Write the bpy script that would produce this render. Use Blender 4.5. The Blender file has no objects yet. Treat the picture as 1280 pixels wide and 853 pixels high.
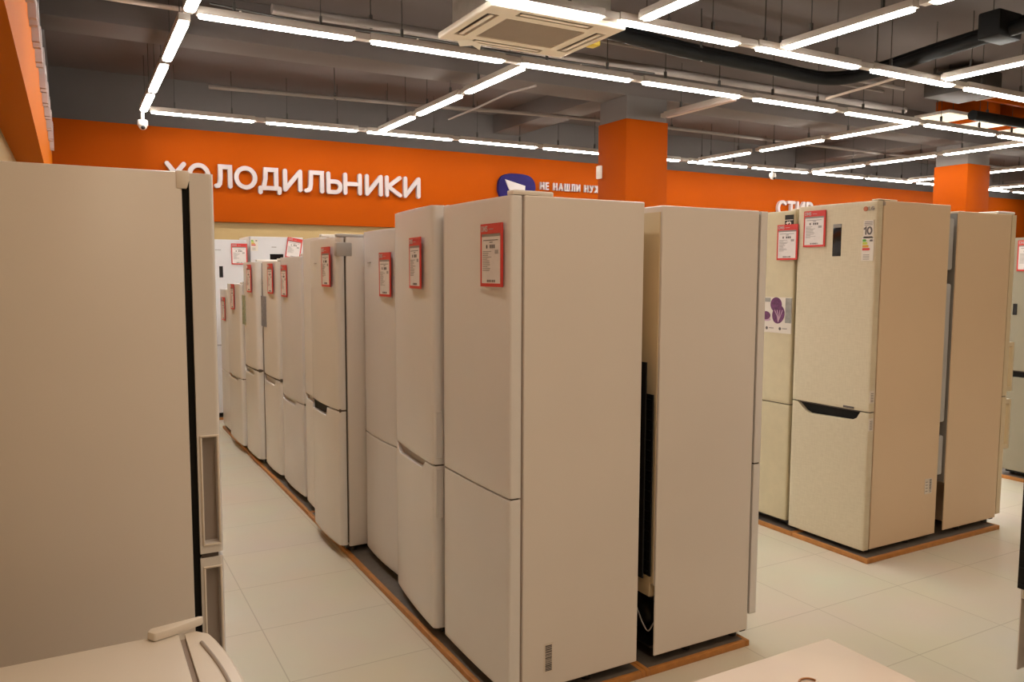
import bpy, bmesh, math, random
from mathutils import Vector, Matrix
random.seed(7)
S = bpy.context.scene
C = S.collection
PI = math.pi

# ------------------------------------------------------------------ camera
YAW, PITCH, ROLL = math.radians(29.0287), math.radians(-4.92325), math.radians(0.2228)
cy, sy, cp, sp = math.cos(YAW), math.sin(YAW), math.cos(PITCH), math.sin(PITCH)
fw = Vector((sy*cp, cy*cp, sp)); rt = Vector((cy, -sy, 0)); up = rt.cross(fw)
r2 = rt*math.cos(ROLL)+up*math.sin(ROLL); u2 = -rt*math.sin(ROLL)+up*math.cos(ROLL)
cam_data = bpy.data.cameras.new('camera'); cam = bpy.data.objects.new('camera', cam_data); C.objects.link(cam)
cam_data.sensor_width = 36; cam_data.lens = 36*991.692/1280; cam_data.clip_start = 0.02; cam_data.clip_end = 100
cam.matrix_world = Matrix(((r2.x, u2.x, -fw.x, 0), (r2.y, u2.y, -fw.y, 0), (r2.z, u2.z, -fw.z, 1.6), (0, 0, 0, 1)))
S.camera = cam

# ------------------------------------------------------------------ light
LAMP_COL = (1.0, 0.975, 0.90); LAMP_STR = 48.0
HALL_COL = (1.0, 0.79, 0.56)
HALL_W = 17.5
w = bpy.data.worlds.new('world'); S.world = w; w.use_nodes = True
w.node_tree.nodes['Background'].inputs[0].default_value = (1.0, 0.85, 0.7, 1)
w.node_tree.nodes['Background'].inputs[1].default_value = 0.02
S.view_settings.view_transform = 'Standard'; S.view_settings.look = 'None'
S.view_settings.gamma = 1; S.view_settings.use_curve_mapping = False
S.view_settings.exposure = 0.0
# the rest of the hall's strip lamps, behind the camera and to the right
for i, (x, y, lx, ly) in enumerate([(0.77, -0.4, .12, 5.8), (3.5, -1.0, .12, 4.6), (6.2, -1.0, .12, 4.6), (8.9, -1.0, .12, 4.6), (12.0, 1.0, .12, 5.5),
                                     (2.2, 1.1, 2.6, .12), (2.2, -2.6, 2.6, .12), (15.0, 3.0, .12, 5.5)]):
    ld = bpy.data.lights.new('hall_lamp', 'AREA'); ld.shape = 'RECTANGLE'; ld.size = lx; ld.size_y = ly
    ld.energy = HALL_W*max(lx, ly)/2.6; ld.color = HALL_COL
    lo = bpy.data.objects.new('hall_lamp', ld); C.objects.link(lo); lo.location = (x, y, 3.35)

# ------------------------------------------------------------------ materials
def mat(name, col, rough=0.5, metal=0.0, var=0.0, scale=6.0, bump=0.0, bscale=200.0, spec=0.5, emit=None, estr=0.0):
    m = bpy.data.materials.new(name); m.use_nodes = True
    nt = m.node_tree; b = nt.nodes['Principled BSDF']
    b.inputs['Base Color'].default_value = (*col, 1); b.inputs['Roughness'].default_value = rough
    b.inputs['Metallic'].default_value = metal; b.inputs['Specular IOR Level'].default_value = spec
    tc = nt.nodes.new('ShaderNodeTexCoord')
    if var > 0:
        n = nt.nodes.new('ShaderNodeTexNoise'); n.inputs['Scale'].default_value = scale; n.inputs['Detail'].default_value = 4
        nt.links.new(tc.outputs['Object'], n.inputs['Vector'])
        r = nt.nodes.new('ShaderNodeValToRGB')
        r.color_ramp.elements[0].position = .3; r.color_ramp.elements[1].position = .7
        r.color_ramp.elements[0].color = (*[c*(1-var) for c in col], 1)
        r.color_ramp.elements[1].color = (*[min(1, c*(1+var)) for c in col], 1)
        nt.links.new(n.outputs['Fac'], r.inputs['Fac']); nt.links.new(r.outputs['Color'], b.inputs['Base Color'])
    if bump > 0:
        n2 = nt.nodes.new('ShaderNodeTexNoise'); n2.inputs['Scale'].default_value = bscale
        nt.links.new(tc.outputs['Object'], n2.inputs['Vector'])
        bp = nt.nodes.new('ShaderNodeBump'); bp.inputs['Strength'].default_value = bump; bp.inputs['Distance'].default_value = .001
        nt.links.new(n2.outputs['Fac'], bp.inputs['Height']); nt.links.new(bp.outputs['Normal'], b.inputs['Normal'])
    if emit:
        b.inputs['Emission Color'].default_value = (*emit, 1); b.inputs['Emission Strength'].default_value = estr
    return m

M = {}
M['white'] = mat('white_enamel', (.72, .665, .625), .32, var=.012, scale=3, bump=.05, bscale=350)
M['whitedoor'] = mat('white_door_enamel', (.72, .695, .69), .27, var=.012, scale=3)
M['cool'] = mat('cool_white_door', (.66, .645, .67), .27, var=.012, scale=3)
M['plast'] = mat('white_plastic', (.74, .68, .62), .45, var=.01)
M['silver'] = mat('silver_plastic', (.45, .43, .42), .35, var=.03)
M['recess'] = mat('grey_recess', (.38, .33, .30), .5, var=.03)
M['beige'] = mat('beige_enamel', (.66, .555, .385), .34, var=.02, scale=2)
M['beige2'] = mat('beige_side_enamel', (.70, .53, .36), .38, var=.012, scale=2)
M['shadedbeige'] = mat('shadowed_beige_door', (.30, .27, .20), .3, var=.03)  # beige door colour darkened, the shadow it stands in put into the paint
M['khaki'] = mat('pale_beige_door', (.60, .52, .35), .3, var=.04, scale=14)
M['gasket'] = mat('dark_gasket', (.09, .07, .06), .7, var=.1)
M['gasketl'] = mat('grey_gasket', (.34, .28, .25), .7, var=.05)
M['black'] = mat('black_plastic', (.008, .008, .008), .35, var=.2)
M['matblack'] = mat('matt_black_metal', (.006, .006, .006), .6, var=.2, spec=.2)
M['glassblack'] = mat('black_glass_display', (.006, .006, .008), .12, var=.1)
M['foam'] = mat('cream_back_sheet', (.62, .50, .33), .35, var=.04)
M['galv'] = mat('galvanised_back_sheet', (.45, .45, .46), .4, metal=.3, var=.08)
M['red'] = mat('red_card_frame', (.62, .035, .03), .45, var=.04)
M['paper'] = mat('white_paper', (.74, .68, .66), .6, var=.03, scale=40)
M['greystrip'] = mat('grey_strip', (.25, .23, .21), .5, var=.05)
M['ink'] = mat('dark_ink', (.12, .10, .10), .7, var=.1)
M['inkl'] = mat('faded_ink', (.34, .31, .30), .7, var=.1)
M['lettering'] = mat('white_lettering', (.47, .395, .385), .5, var=.01)
M['wood'] = mat('orange_wood_edge', (.46, .19, .045), .5, var=.12, scale=25)
M['deck'] = mat('dark_deck', (.12, .10, .085), .75, var=.1, scale=30)
M['orange'] = mat('orange_paint', (.36, .058, .0003), .65, var=.02, scale=1.5, spec=.06)
M['orangel'] = mat('orange_panel_paint', (.52, .125, .003), .7, var=.02, scale=1.5, spec=.05)
M['cream'] = mat('cream_wall_paint', (.42, .29, .125), .6, var=.02, scale=2)
M['grey'] = mat('grey_ceiling_paint', (.105, .083, .077), .8, var=.06, scale=1.2)
M['greyb'] = mat('grey_beam_paint', (.125, .103, .095), .8, var=.06, scale=1.2)
M['greyw'] = mat('grey_wall_paint', (.115, .10, .095), .8, var=.05, scale=1.5)
M['greycol'] = mat('grey_column_paint', (.155, .135, .125), .8, var=.05, scale=1.5)
M['pipe'] = mat('painted_pipe', (.24, .20, .18), .55, var=.05)
M['pipel'] = mat('pale_pipe', (.50, .40, .33), .5, var=.05)
M['rod'] = mat('dark_steel_rod', (.04, .035, .03), .5, var=.1)
M['housing'] = mat('lamp_housing', (.42, .36, .31), .5, var=.04)
M['unlit'] = mat('unlit_diffuser', (.50, .39, .35), .4, var=.03)
M['diff'] = mat('lit_diffuser', (.9, .9, .9), .5, emit=LAMP_COL, estr=LAMP_STR)
M['acw'] = mat('air_conditioner_plastic', (.74, .66, .54), .4, var=.015)
M['acg'] = mat('air_conditioner_grille', (.42, .35, .28), .5, var=.03)
M['yellow'] = mat('yellow_plastic', (.62, .45, .02), .45, var=.05)
M['duct'] = mat('tin_duct', (.38, .33, .27), .35, metal=.5, var=.1, scale=8)
M['purple'] = mat('violet_blue_sign', (.018, .010, .085), .6, var=.35, scale=2.2, spec=.12)
M['lgred'] = mat('logo_red', (.45, .13, .06), .4, var=.05)
M['green'] = mat('label_green', (.12, .42, .06), .5, var=.05)
M['lime'] = mat('label_lime', (.50, .55, .05), .5, var=.05)
M['amber'] = mat('label_amber', (.62, .33, .03), .5, var=.05)
M['blue'] = mat('blue_print', (.06, .07, .30), .5, var=.05)
M['cabbage'] = mat('cabbage_purple_print', (.13, .03, .11), .5, var=.35, scale=60)
M['cabbagel'] = mat('cabbage_vein_print', (.48, .30, .40), .5, var=.1)
M['picgrey'] = mat('picture_grey_print', (.28, .27, .25), .5, var=.2, scale=30)
M['picgreen'] = mat('picture_green_print', (.30, .33, .22), .5, var=.3, scale=40)
M['picblue'] = mat('picture_slate_print', (.20, .20, .24), .5, var=.25, scale=40)
M['sticker'] = mat('sticker_white', (.70, .63, .56), .5, var=.02)
M['ceilglow'] = mat('stand_in_ceiling_glow', (.8, .75, .65), .5, emit=(1, .88, .66), estr=.75)  # emission stands in for a bright ceiling patch of unknown cause
M['copper'] = mat('copper_tube', (.45, .22, .10), .35, metal=.7, var=.1)

def floor_mat():
    m = bpy.data.materials.new('cream_floor_tiles'); m.use_nodes = True
    nt = m.node_tree; b = nt.nodes['Principled BSDF']
    tc = nt.nodes.new('ShaderNodeTexCoord'); mp = nt.nodes.new('ShaderNodeMapping')
    mp.inputs['Location'].default_value = (-3.07, -1.98, 0)
    br = nt.nodes.new('ShaderNodeTexBrick'); br.offset = 0; br.squash = 1
    br.inputs['Scale'].default_value = 1; br.inputs['Brick Width'].default_value = .595; br.inputs['Row Height'].default_value = .52
    br.inputs['Mortar Size'].default_value = .0028; br.inputs['Mortar Smooth'].default_value = .3; br.inputs['Bias'].default_value = 0
    br.inputs['Color1'].default_value = (.675, .615, .500, 1); br.inputs['Color2'].default_value = (.655, .595, .485, 1)
    br.inputs['Mortar'].default_value = (.50, .44, .345, 1)
    nt.links.new(tc.outputs['Object'], mp.inputs['Vector']); nt.links.new(mp.outputs['Vector'], br.inputs['Vector'])
    n = nt.nodes.new('ShaderNodeTexNoise'); n.inputs['Scale'].default_value = 2.5; n.inputs['Detail'].default_value = 5
    nt.links.new(tc.outputs['Object'], n.inputs['Vector'])
    mx = nt.nodes.new('ShaderNodeMix'); mx.data_type = 'RGBA'; mx.blend_type = 'MULTIPLY'; mx.inputs['Factor'].default_value = .16
    nt.links.new(br.outputs['Color'], mx.inputs['A']); nt.links.new(n.outputs['Color'], mx.inputs['B'])
    nt.links.new(mx.outputs['Result'], b.inputs['Base Color'])
    mr = nt.nodes.new('ShaderNodeMapRange'); mr.inputs['To Min'].default_value = .28; mr.inputs['To Max'].default_value = .48
    nt.links.new(n.outputs['Fac'], mr.inputs['Value']); nt.links.new(mr.outputs['Result'], b.inputs['Roughness'])
    return m
M['floor'] = floor_mat()

def linen_mat():   # fine woven pattern on the beige doors
    m = mat('linen_patterned_beige_door', (.68, .60, .44), .3)
    nt = m.node_tree; b = nt.nodes['Principled BSDF']; tc = nt.nodes.new('ShaderNodeTexCoord')
    outs = []
    for sc in ((1, 6, 60), (1, 60, 6)):
        mp = nt.nodes.new('ShaderNodeMapping'); mp.inputs['Scale'].default_value = sc
        n = nt.nodes.new('ShaderNodeTexNoise'); n.inputs['Scale'].default_value = 3; n.inputs['Detail'].default_value = 3
        nt.links.new(tc.outputs['Object'], mp.inputs['Vector']); nt.links.new(mp.outputs['Vector'], n.inputs['Vector']); outs.append(n)
    ma = nt.nodes.new('ShaderNodeMath'); ma.operation = 'ADD'
    nt.links.new(outs[0].outputs['Fac'], ma.inputs[0]); nt.links.new(outs[1].outputs['Fac'], ma.inputs[1])
    r = nt.nodes.new('ShaderNodeValToRGB'); r.color_ramp.elements[0].position = .7; r.color_ramp.elements[1].position = 1.0
    mh = nt.nodes.new('ShaderNodeMath'); mh.operation = 'MULTIPLY'; mh.inputs[1].default_value = .85
    r.color_ramp.elements[0].color = (.605, .525, .38, 1); r.color_ramp.elements[1].color = (.655, .575, .425, 1)
    nt.links.new(ma.outputs[0], mh.inputs[0]); nt.links.new(mh.outputs[0], r.inputs['Fac']); nt.links.new(r.outputs['Color'], b.inputs['Base Color'])
    return m
M['linen'] = linen_mat()

# ------------------------------------------------------------------ mesh helpers
def box(bm, x0, x1, y0, y1, z0, z1):
    v = [bm.verts.new((x, y, z)) for x in (x0, x1) for y in (y0, y1) for z in (z0, z1)]
    for f in ((0, 1, 3, 2), (4, 6, 7, 5), (0, 4, 5, 1), (2, 3, 7, 6), (0, 2, 6, 4), (1, 5, 7, 3)):
        bm.faces.new([v[i] for i in f])
    return bm

def prism(bm, pts, d):       # pts = 3D planar loop, d = extrusion vector
    a = [bm.verts.new(p) for p in pts]; d = Vector(d)
    b = [bm.verts.new(Vector(p)+d) for p in pts]
    n = len(pts)
    bm.faces.new(a); bm.faces.new(b[::-1])
    for i in range(n):
        j = (i+1) % n; bm.faces.new((a[i], b[i], b[j], a[j]))
    return bm

def tube(bm, pts, r, seg=10):
    pts = [Vector(p) for p in pts]; rings = []
    prev = None
    for i, p in enumerate(pts):
        t = (pts[min(i+1, len(pts)-1)]-pts[max(i-1, 0)]).normalized()
        if prev is None:
            a = Vector((0, 0, 1)) if abs(t.z) < .9 else Vector((1, 0, 0))
            n = t.cross(a).normalized()
        else:
            n = (prev-t*prev.dot(t)).normalized()
        prev = n; b = t.cross(n)
        rings.append([bm.verts.new(p+(n*math.cos(2*PI*k/seg)+b*math.sin(2*PI*k/seg))*r) for k in range(seg)])
    for i in range(len(rings)-1):
        for k in range(seg):
            l = (k+1) % seg
            bm.faces.new((rings[i][k], rings[i][l], rings[i+1][l], rings[i+1][k]))
    bm.faces.new(rings[0]); bm.faces.new(rings[-1][::-1])
    return bm

def smooth_path(pts, n=8):
    P = [Vector(p) for p in pts]; out = []
    for i in range(len(P)-1):
        p0 = P[max(i-1, 0)]; p1 = P[i]; p2 = P[i+1]; p3 = P[min(i+2, len(P)-1)]
        for k in range(n):
            t = k/n
            out.append(.5*((2*p1)+(p2-p0)*t+(2*p0-5*p1+4*p2-p3)*t*t+(3*p1-p0-3*p2+p3)*t**3))
    out.append(P[-1]); return out

def finish(name, bm, m, parent=None, bevel=0.0, seg=2, smooth=True, sharp=38):
    bmesh.ops.recalc_face_normals(bm, faces=bm.faces)
    if bevel > 0:
        es = [e for e in bm.edges if len(e.link_faces) == 2 and e.calc_face_angle(0) > math.radians(50)]
        bmesh.ops.bevel(bm, geom=es, offset=bevel, segments=seg, profile=.5, affect='EDGES', clamp_overlap=True)
    if smooth:
        for f in bm.faces: f.smooth = True
        for e in bm.edges:
            if len(e.link_faces) == 2 and e.calc_face_angle(0) > math.radians(sharp): e.smooth = False
    me = bpy.data.meshes.new(name); bm.to_mesh(me); bm.free()
    me.materials.append(m)
    o = bpy.data.objects.new(name, me); C.objects.link(o)
    if parent: o.parent = parent
    return o

def B(*a, **k):
    return box(bmesh.new(), *a)

def tag(o, label=None, cat=None, group=None, kind=None):
    if label: o['label'] = label
    if cat: o['category'] = cat
    if group: o['group'] = group
    if kind: o['kind'] = kind
    return o

def thing(name, label, cat, loc=(0, 0, 0), rz=0.0, group=None):
    o = bpy.data.objects.new(name, None); C.objects.link(o); o.location = loc; o.rotation_euler = (0, 0, rz)
    o.empty_display_size = .1
    return tag(o, label, cat, group)

def struct(name, bm, m, **k):
    o = finish(name, bm, m, **k); o['kind'] = 'structure'; return o

def copy_tree(o, parent=None):
    c = o.copy(); C.objects.link(c)
    if parent: c.parent = parent
    for ch in list(o.children): copy_tree(ch, c)
    return c

CUTTERS = []
def cut(o, cutter_bm):        # real recess: boolean applied to the mesh
    me = bpy.data.meshes.new('cut'); bmesh.ops.recalc_face_normals(cutter_bm, faces=cutter_bm.faces); cutter_bm.to_mesh(me); cutter_bm.free()
    co = bpy.data.objects.new('cut', me); C.objects.link(co)
    co.parent = o.parent; co.matrix_basis = o.matrix_basis.copy()
    md = o.modifiers.new('cut', 'BOOLEAN'); md.operation = 'DIFFERENCE'; md.object = co; md.solver = 'EXACT'
    n0 = len(o.data.polygons)
    for solver in ('EXACT', 'FAST'):
        md.solver = solver
        bpy.context.view_layer.update()
        dg = bpy.context.evaluated_depsgraph_get()
        nm = bpy.data.meshes.new_from_object(o.evaluated_get(dg))
        if len(nm.polygons) != n0: break
    o.modifiers.clear(); o.data = nm
    b2_ = bmesh.new(); b2_.from_mesh(nm); bmesh.ops.recalc_face_normals(b2_, faces=b2_.faces)
    for f in b2_.faces: f.smooth = False
    b2_.to_mesh(nm); b2_.free()
    CUTTERS.append(co)

# ------------------------------------------------------------------ the setting
XR, YF, YB, ZC = 21.0, -6.0, 10.55, 3.9
struct('floor', B(-.45, XR+.1, YF-.1, YB+.2, -.12, 0), M['floor'])
struct('ceiling', B(-.45, XR+.1, YF-.1, YB+.2, ZC, ZC+.15), M['grey'])
struct('wall_back', B(-.45, XR, YB, YB+.2, 0, ZC), M['cream'])
struct('wall_left', B(-.45, -.29, YF, YB, 0, ZC), M['cream'])
struct('wall_right', B(XR, XR+.1, YF, YB, 0, ZC), M['cream'])
struct('wall_front', B(-.45, XR, YF-.1, YF, 0, ZC), M['cream'])
struct('trim_1', B(-.13, XR, 10.5, YB, 2.221, 3.325), M['orange'])
struct('trim_2', B(-.13, XR, 10.515, YB, 3.325, ZC), M['greyw'])
struct('trim_3', B(-.29, -.13, YF, 10.5, 2.335, 2.9), M['orangel'])
struct('trim_4', B(-.29, -.13, YF, 10.5, 2.9, ZC), M['greyw'])
# ceiling beams that run along the hall above the columns, and two across
for i, (y0, y1, z0) in enumerate(((7.22, 7.68, 3.56), (1.2, 1.75, 3.50))):
    b = struct('trim_%d' % (5+i), B(-.13, XR, y0, y1, z0, ZC), M['greyb'], bevel=.006)
for i, x in enumerate((5.5, 11.82, 18.1)):
    struct('trim_%d' % (7+i), B(x, x+.42, 7.68, 10.515, 3.64, ZC), M['greyb'], bevel=.006)

def column(x0, y0, wx, wy, zo, label):
    t = thing('column', label, 'column', (x0+wx/2, y0+wy/2, 0), 0, 'square columns of the hall')
    finish('cladding', B(-wx/2, wx/2, -wy/2, wy/2, 0, zo), M['orange'], t, bevel=.004)
    finish('bare_shaft', B(-wx/2+.012, wx/2-.012, -wy/2+.012, wy/2-.012, zo, 3.56), M['greycol'], t, bevel=.004)
    return t
column(5.428, 7.2, .589, .53, 3.305, 'orange clad square column nearest the camera, rising behind the white refrigerators')
column(11.75, 7.2, .571, .53, 3.25, 'orange clad square column further right, behind the beige refrigerators')

# ------------------------------------------------------------------ stroke lettering
def arc(cx, cy_, rx, ry, a0, a1, n=14):
    return [(cx+rx*math.cos(math.radians(a0+(a1-a0)*i/n)), cy_+ry*math.sin(math.radians(a0+(a1-a0)*i/n))) for i in range(n+1)]
G = {   # unit height, (width, strokes)
 'Х': (.72, [[(0, 0), (.72, 1)], [(0, 1), (.72, 0)]]),
 'О': (.86, [arc(.43, .5, .43, .5, 0, 360, 32)]),
 'Л': (.70, [[(0, 0), (.10, .02), (.17, .12), (.20, .35), (.22, 1), (.70, 1), (.70, 0)]]),
 'Д': (.84, [[(0, -.20), (0, .02)], [(0, .02), (.84, .02)], [(.84, .02), (.84, -.20)], [(.14, .02), (.22, .5), (.24, 1), (.70, 1), (.70, .02)]]),
 'И': (.68, [[(0, 1), (0, 0)], [(0, 0), (.68, 1)], [(.68, 1), (.68, 0)]]),
 'Ь': (.60, [[(0, 1), (0, 0)], [(0, 0), (.35, 0)]+arc(.35, .29, .25, .29, -90, 90)+[(0, .58)]]),
 'Н': (.68, [[(0, 0), (0, 1)], [(.68, 0), (.68, 1)], [(0, .5), (.68, .5)]]),
 'К': (.62, [[(0, 0), (0, 1)], [(.60, 1), (.06, .48)], [(.06, .48), (.62, 0)]]),
 'Е': (.52, [[(.52, 1), (0, 1), (0, 0), (.52, 0)], [(0, .5), (.46, .5)]]),
 'А': (.76, [[(0, 0), (.38, 1)], [(.38, 1), (.76, 0)], [(.14, .32), (.62, .32)]]),
 'Ш': (.95, [[(0, 1), (0, 0), (.95, 0), (.95, 1)], [(.475, 0), (.475, 1)]]),
 'У': (.66, [[(0, 1), (.36, .32)], [(.66, 1), (.26, .06), (.14, 0), (.02, .02)]]),
 'Ж': (.95, [[(.475, 0), (.475, 1)], [(0, 1), (.42, .5), (0, 0)], [(.95, 1), (.53, .5), (.95, 0)]]),
 'С': (.74, [arc(.45, .5, .43, .5, 45, 315, 22)]),
 'Т': (.66, [[(0, 1), (.66, 1)], [(.33, 1), (.33, 0)]]),
 'Р': (.58, [[(0, 0), (0, 1)], [(0, 1), (.32, 1)]+arc(.32, .72, .26, .28, 90, -90)+[(0, .44)]]),
 'D': (.74, [[(0, 0), (0, 1)], [(0, 1), (.3, 1)]+arc(.3, .5, .44, .5, 90, -90)+[(0, 0)]]),
 'N': (.68, [[(0, 0), (0, 1)], [(0, 1), (.68, 0)], [(.68, 0), (.68, 1)]]),
 'S': (.58, [[(.56, .88), (.42, 1), (.14, 1), (0, .86), (0, .64), (.12, .52), (.46, .48), (.58, .36), (.58, .14), (.44, 0), (.14, 0), (0, .12)]]),
 'L': (.5, [[(0, 1), (0, 0), (.5, 0)]]),
 'G': (.74, [arc(.42, .5, .40, .5, 45, 360, 22)+[(.45, .5)]]),
 '1': (.28, [[(0, .78), (.28, 1), (.28, 0)]]),
 '0': (.70, [arc(.35, .5, .35, .5, 0, 360, 24)]),
 '2': (.56, [[(0, .8), (.1, .95), (.28, 1), (.46, .95), (.56, .78), (.5, .55), (0, 0), (.58, 0)]]),
}
LAYER = [0]
def stroke(bm, pts, wd, org, ux, uz, d, sc):
    """a stroke with round ends, extruded along d; org + ux*x + uz*y"""
    LAYER[0] = (LAYER[0]+1) % 4; dd = Vector(d).normalized()*(.0012 if Vector(d).length > .02 else .00012)*LAYER[0]; org = Vector(org)-dd; d = Vector(d)+dd
    h = wd/2
    P = [Vector((p[0]*sc, p[1]*sc)) for p in pts]
    closed = (P[0]-P[-1]).length < 1e-4
    def put(q): return org+ux*q.x+uz*q.y
    L, Rr = [], []
    n = len(P)
    for i in range(n):
        if closed: a = P[(i-1) % (n-1)]; b = P[(i+1) % (n-1)]
        else: a = P[max(i-1, 0)]; b = P[min(i+1, n-1)]
        t1 = (P[i]-a); t2 = (b-P[i])
        if t1.length < 1e-7: t1 = t2
        if t2.length < 1e-7: t2 = t1
        n1 = Vector((-t1.y, t1.x)).normalized(); n2 = Vector((-t2.y, t2.x)).normalized()
        mm = (n1+n2)
        mm = mm.normalized() if mm.length > 1e-5 else n1
        k = min(1/max(mm.dot(n1), .35), 1.9)
        L.append(P[i]+mm*h*k); Rr.append(P[i]-mm*h*k)
    if closed:
        for i in range(n-1):
            prism(bm, [put(L[i]), put(L[i+1]), put(Rr[i+1]), put(Rr[i])], d)
        return
    def cap(c, t):
        a0 = math.atan2(t.y, t.x)
        return [c+Vector((math.cos(a0+math.radians(a)), math.sin(a0+math.radians(a))))*h for a in range(75, -76, -30)]
    e = cap(P[-1], P[-1]-P[-2]); s = cap(P[0], P[0]-P[1])
    prism(bm, [put(q) for q in ([L[-1]]+e+[Rr[-1]])], d)
    prism(bm, [put(q) for q in ([Rr[0]]+s+[L[0]])], d)
    for i in range(n-1):
        prism(bm, [put(L[i]), put(L[i+1]), put(Rr[i+1]), put(Rr[i])], d)

def glyph(bm, ch, org, ux, uz, d, height, wd):
    for st in G[ch][1]: stroke(bm, st, wd, Vector(org), Vector(ux), Vector(uz), Vector(d), height)
    return G[ch][0]*height

# ------------------------------------------------------------------ refrigerators
def door_bm(y0, y1, dt, z0, z1, bulge=.012, rc=.025, n=22, notch=None, nedge='top'):
    """closed door slab; front at x = 0 (centre), back at x = dt. notch = [(y, depth), ...] lowers the top edge"""
    W = y1-y0
    ys = [W*i/n for i in range(n+1)]
    for k in range(1, 6):
        a = rc*(1-math.cos(k*PI/12)); ys += [a, W-a]
    if notch:
        for (y, d) in notch: ys.append(y-y0)
    ys = sorted(set(round(y, 5) for y in ys if 0 <= y <= W))
    def xf(y):
        t = 2*y/W-1
        x = bulge*t*t
        d = min(y, W-y)
        if d < rc: x += rc-math.sqrt(max(rc*rc-(rc-d)**2, 0))
        return min(x, dt-.004)
    def dep(y):
        if not notch: return 0
        yy = y+y0
        if yy <= notch[0][0] or yy >= notch[-1][0]: return 0
        for (a, da), (b, db) in zip(notch[:-1], notch[1:]):
            if a <= yy <= b: return da+(db-da)*(yy-a)/max(b-a, 1e-6)
        return 0
    bm = bmesh.new(); cols = []
    for y in ys:
        zt, zb = z1-dep(y), z0
        zl = [zb, zb+.02, z1-.10, zt-.012, zt]
        cols.append([bm.verts.new((xf(y), y+y0, z)) for z in zl]+[bm.verts.new((dt, y+y0, z)) for z in zl[::-1]])
    for a, b in zip(cols[:-1], cols[1:]):
        for i in range(10):
            j = (i+1) % 10; bm.faces.new((a[i], a[j], b[j], b[i]))
    bm.faces.new(cols[0]); bm.faces.new(cols[-1][::-1])
    return bm

BASE = .026
def hinge(t, dt, H, m, y=.0, sy_=1, th=.016):
    """flat hinge cover lying on the cabinet top and lapping over the door"""
    bm = bmesh.new()
    pts = [(-.0, 0), (.0, .045), (.035, .055), (.16, .05), (.17, .04), (.17, .012), (.16, .004), (.03, 0)]
    prism(bm, [(p[0]+dt*.35, y+sy_*(p[1]+.004), H+.001) for p in pts], (0, 0, th))
    return finish('hinge_cover', bm, m, t, bevel=.003)

def fridge(label, loc, W, D, H, split, rz=0.0, door='whitedoor', body='white', dt=.055, gap=.011, bulge=.010, rc=.022, z_door=.045,
           scoop=None, scoop_m='black', name='refrigerator', group=None, gasket='gasketl', hingec='plast', back=None, dgap=.007, lower_scoop=True, cabz=.035, hingeside=1, nose=True):
    """local frame: door front x=0 facing -X, near side y=0"""
    t = thing(name, label, 'refrigerator', loc, rz, group)
    xb = dt+gap
    # cabinet with the compressor bay left open at the back
    cb = finish('cabinet', B(xb, D, 0, W, cabz, H), M[body], t, bevel=.004)
    if back == 'open':
        cut(cb, box(bmesh.new(), D-.17, D+.05, .006, W-.006, cabz-.05, .325))
    finish('door_gasket', B(dt-.002, xb+.002, .012, W-.012, z_door+.01, H-.012), M[gasket], t)
    nt = None
    up_z0 = split+dgap/2; lo_z1 = split-dgap/2
    finish('upper_door', door_bm(.001, W-.001, dt, up_z0, H-.002, bulge, rc), M[door], t, bevel=.003)
    low = finish('lower_door', door_bm(.001, W-.001, dt, z_door, lo_z1, bulge, rc, notch=scoop), M[door], t, bevel=.003)
    if scoop:
        ya, yb_ = scoop[0][0], scoop[-1][0]; dmax = max(d for _, d in scoop)
        bm = bmesh.new()
        pts = [(y, lo_z1-d+.0005 if 0 < i < len(scoop)-1 else lo_z1) for i, (y, d) in enumerate(scoop)]
        loop = [(.026, y, z) for y, z in pts]
        loop += [(.026, yb_, up_z0+.0005), (.026, ya, up_z0+.0005)]
        prism(bm, loop, (.02, 0, 0))
        finish('handle_recess', bm, M[scoop_m], t)
    finish('split_gasket', B(.02 if scoop else .016, dt-.004, .006, W-.006, lo_z1-.004, up_z0+.004), M['gasket'], t)
    if nose: hinge(t, dt, H, M[hingec], 0.0 if hingeside > 0 else W, hingeside, .007 if hingec == 'beige' else .016)
    finish('plinth_grille', B(.05, xb+.02, .02, W-.02, .018, z_door-.004), M['black'], t, bevel=.003)
    for (fx, fy) in ((.10, .05), (.10, W-.05), (D-.21, .05), (D-.21, W-.05)):
        bm = bmesh.new(); bmesh.ops.create_cone(bm, cap_ends=True, segments=14, radius1=.02, radius2=.016, depth=.037, matrix=Matrix.Translation((fx, fy, .0185)))
        finish('foot', bm, M['black'], t)
    return t

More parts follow.
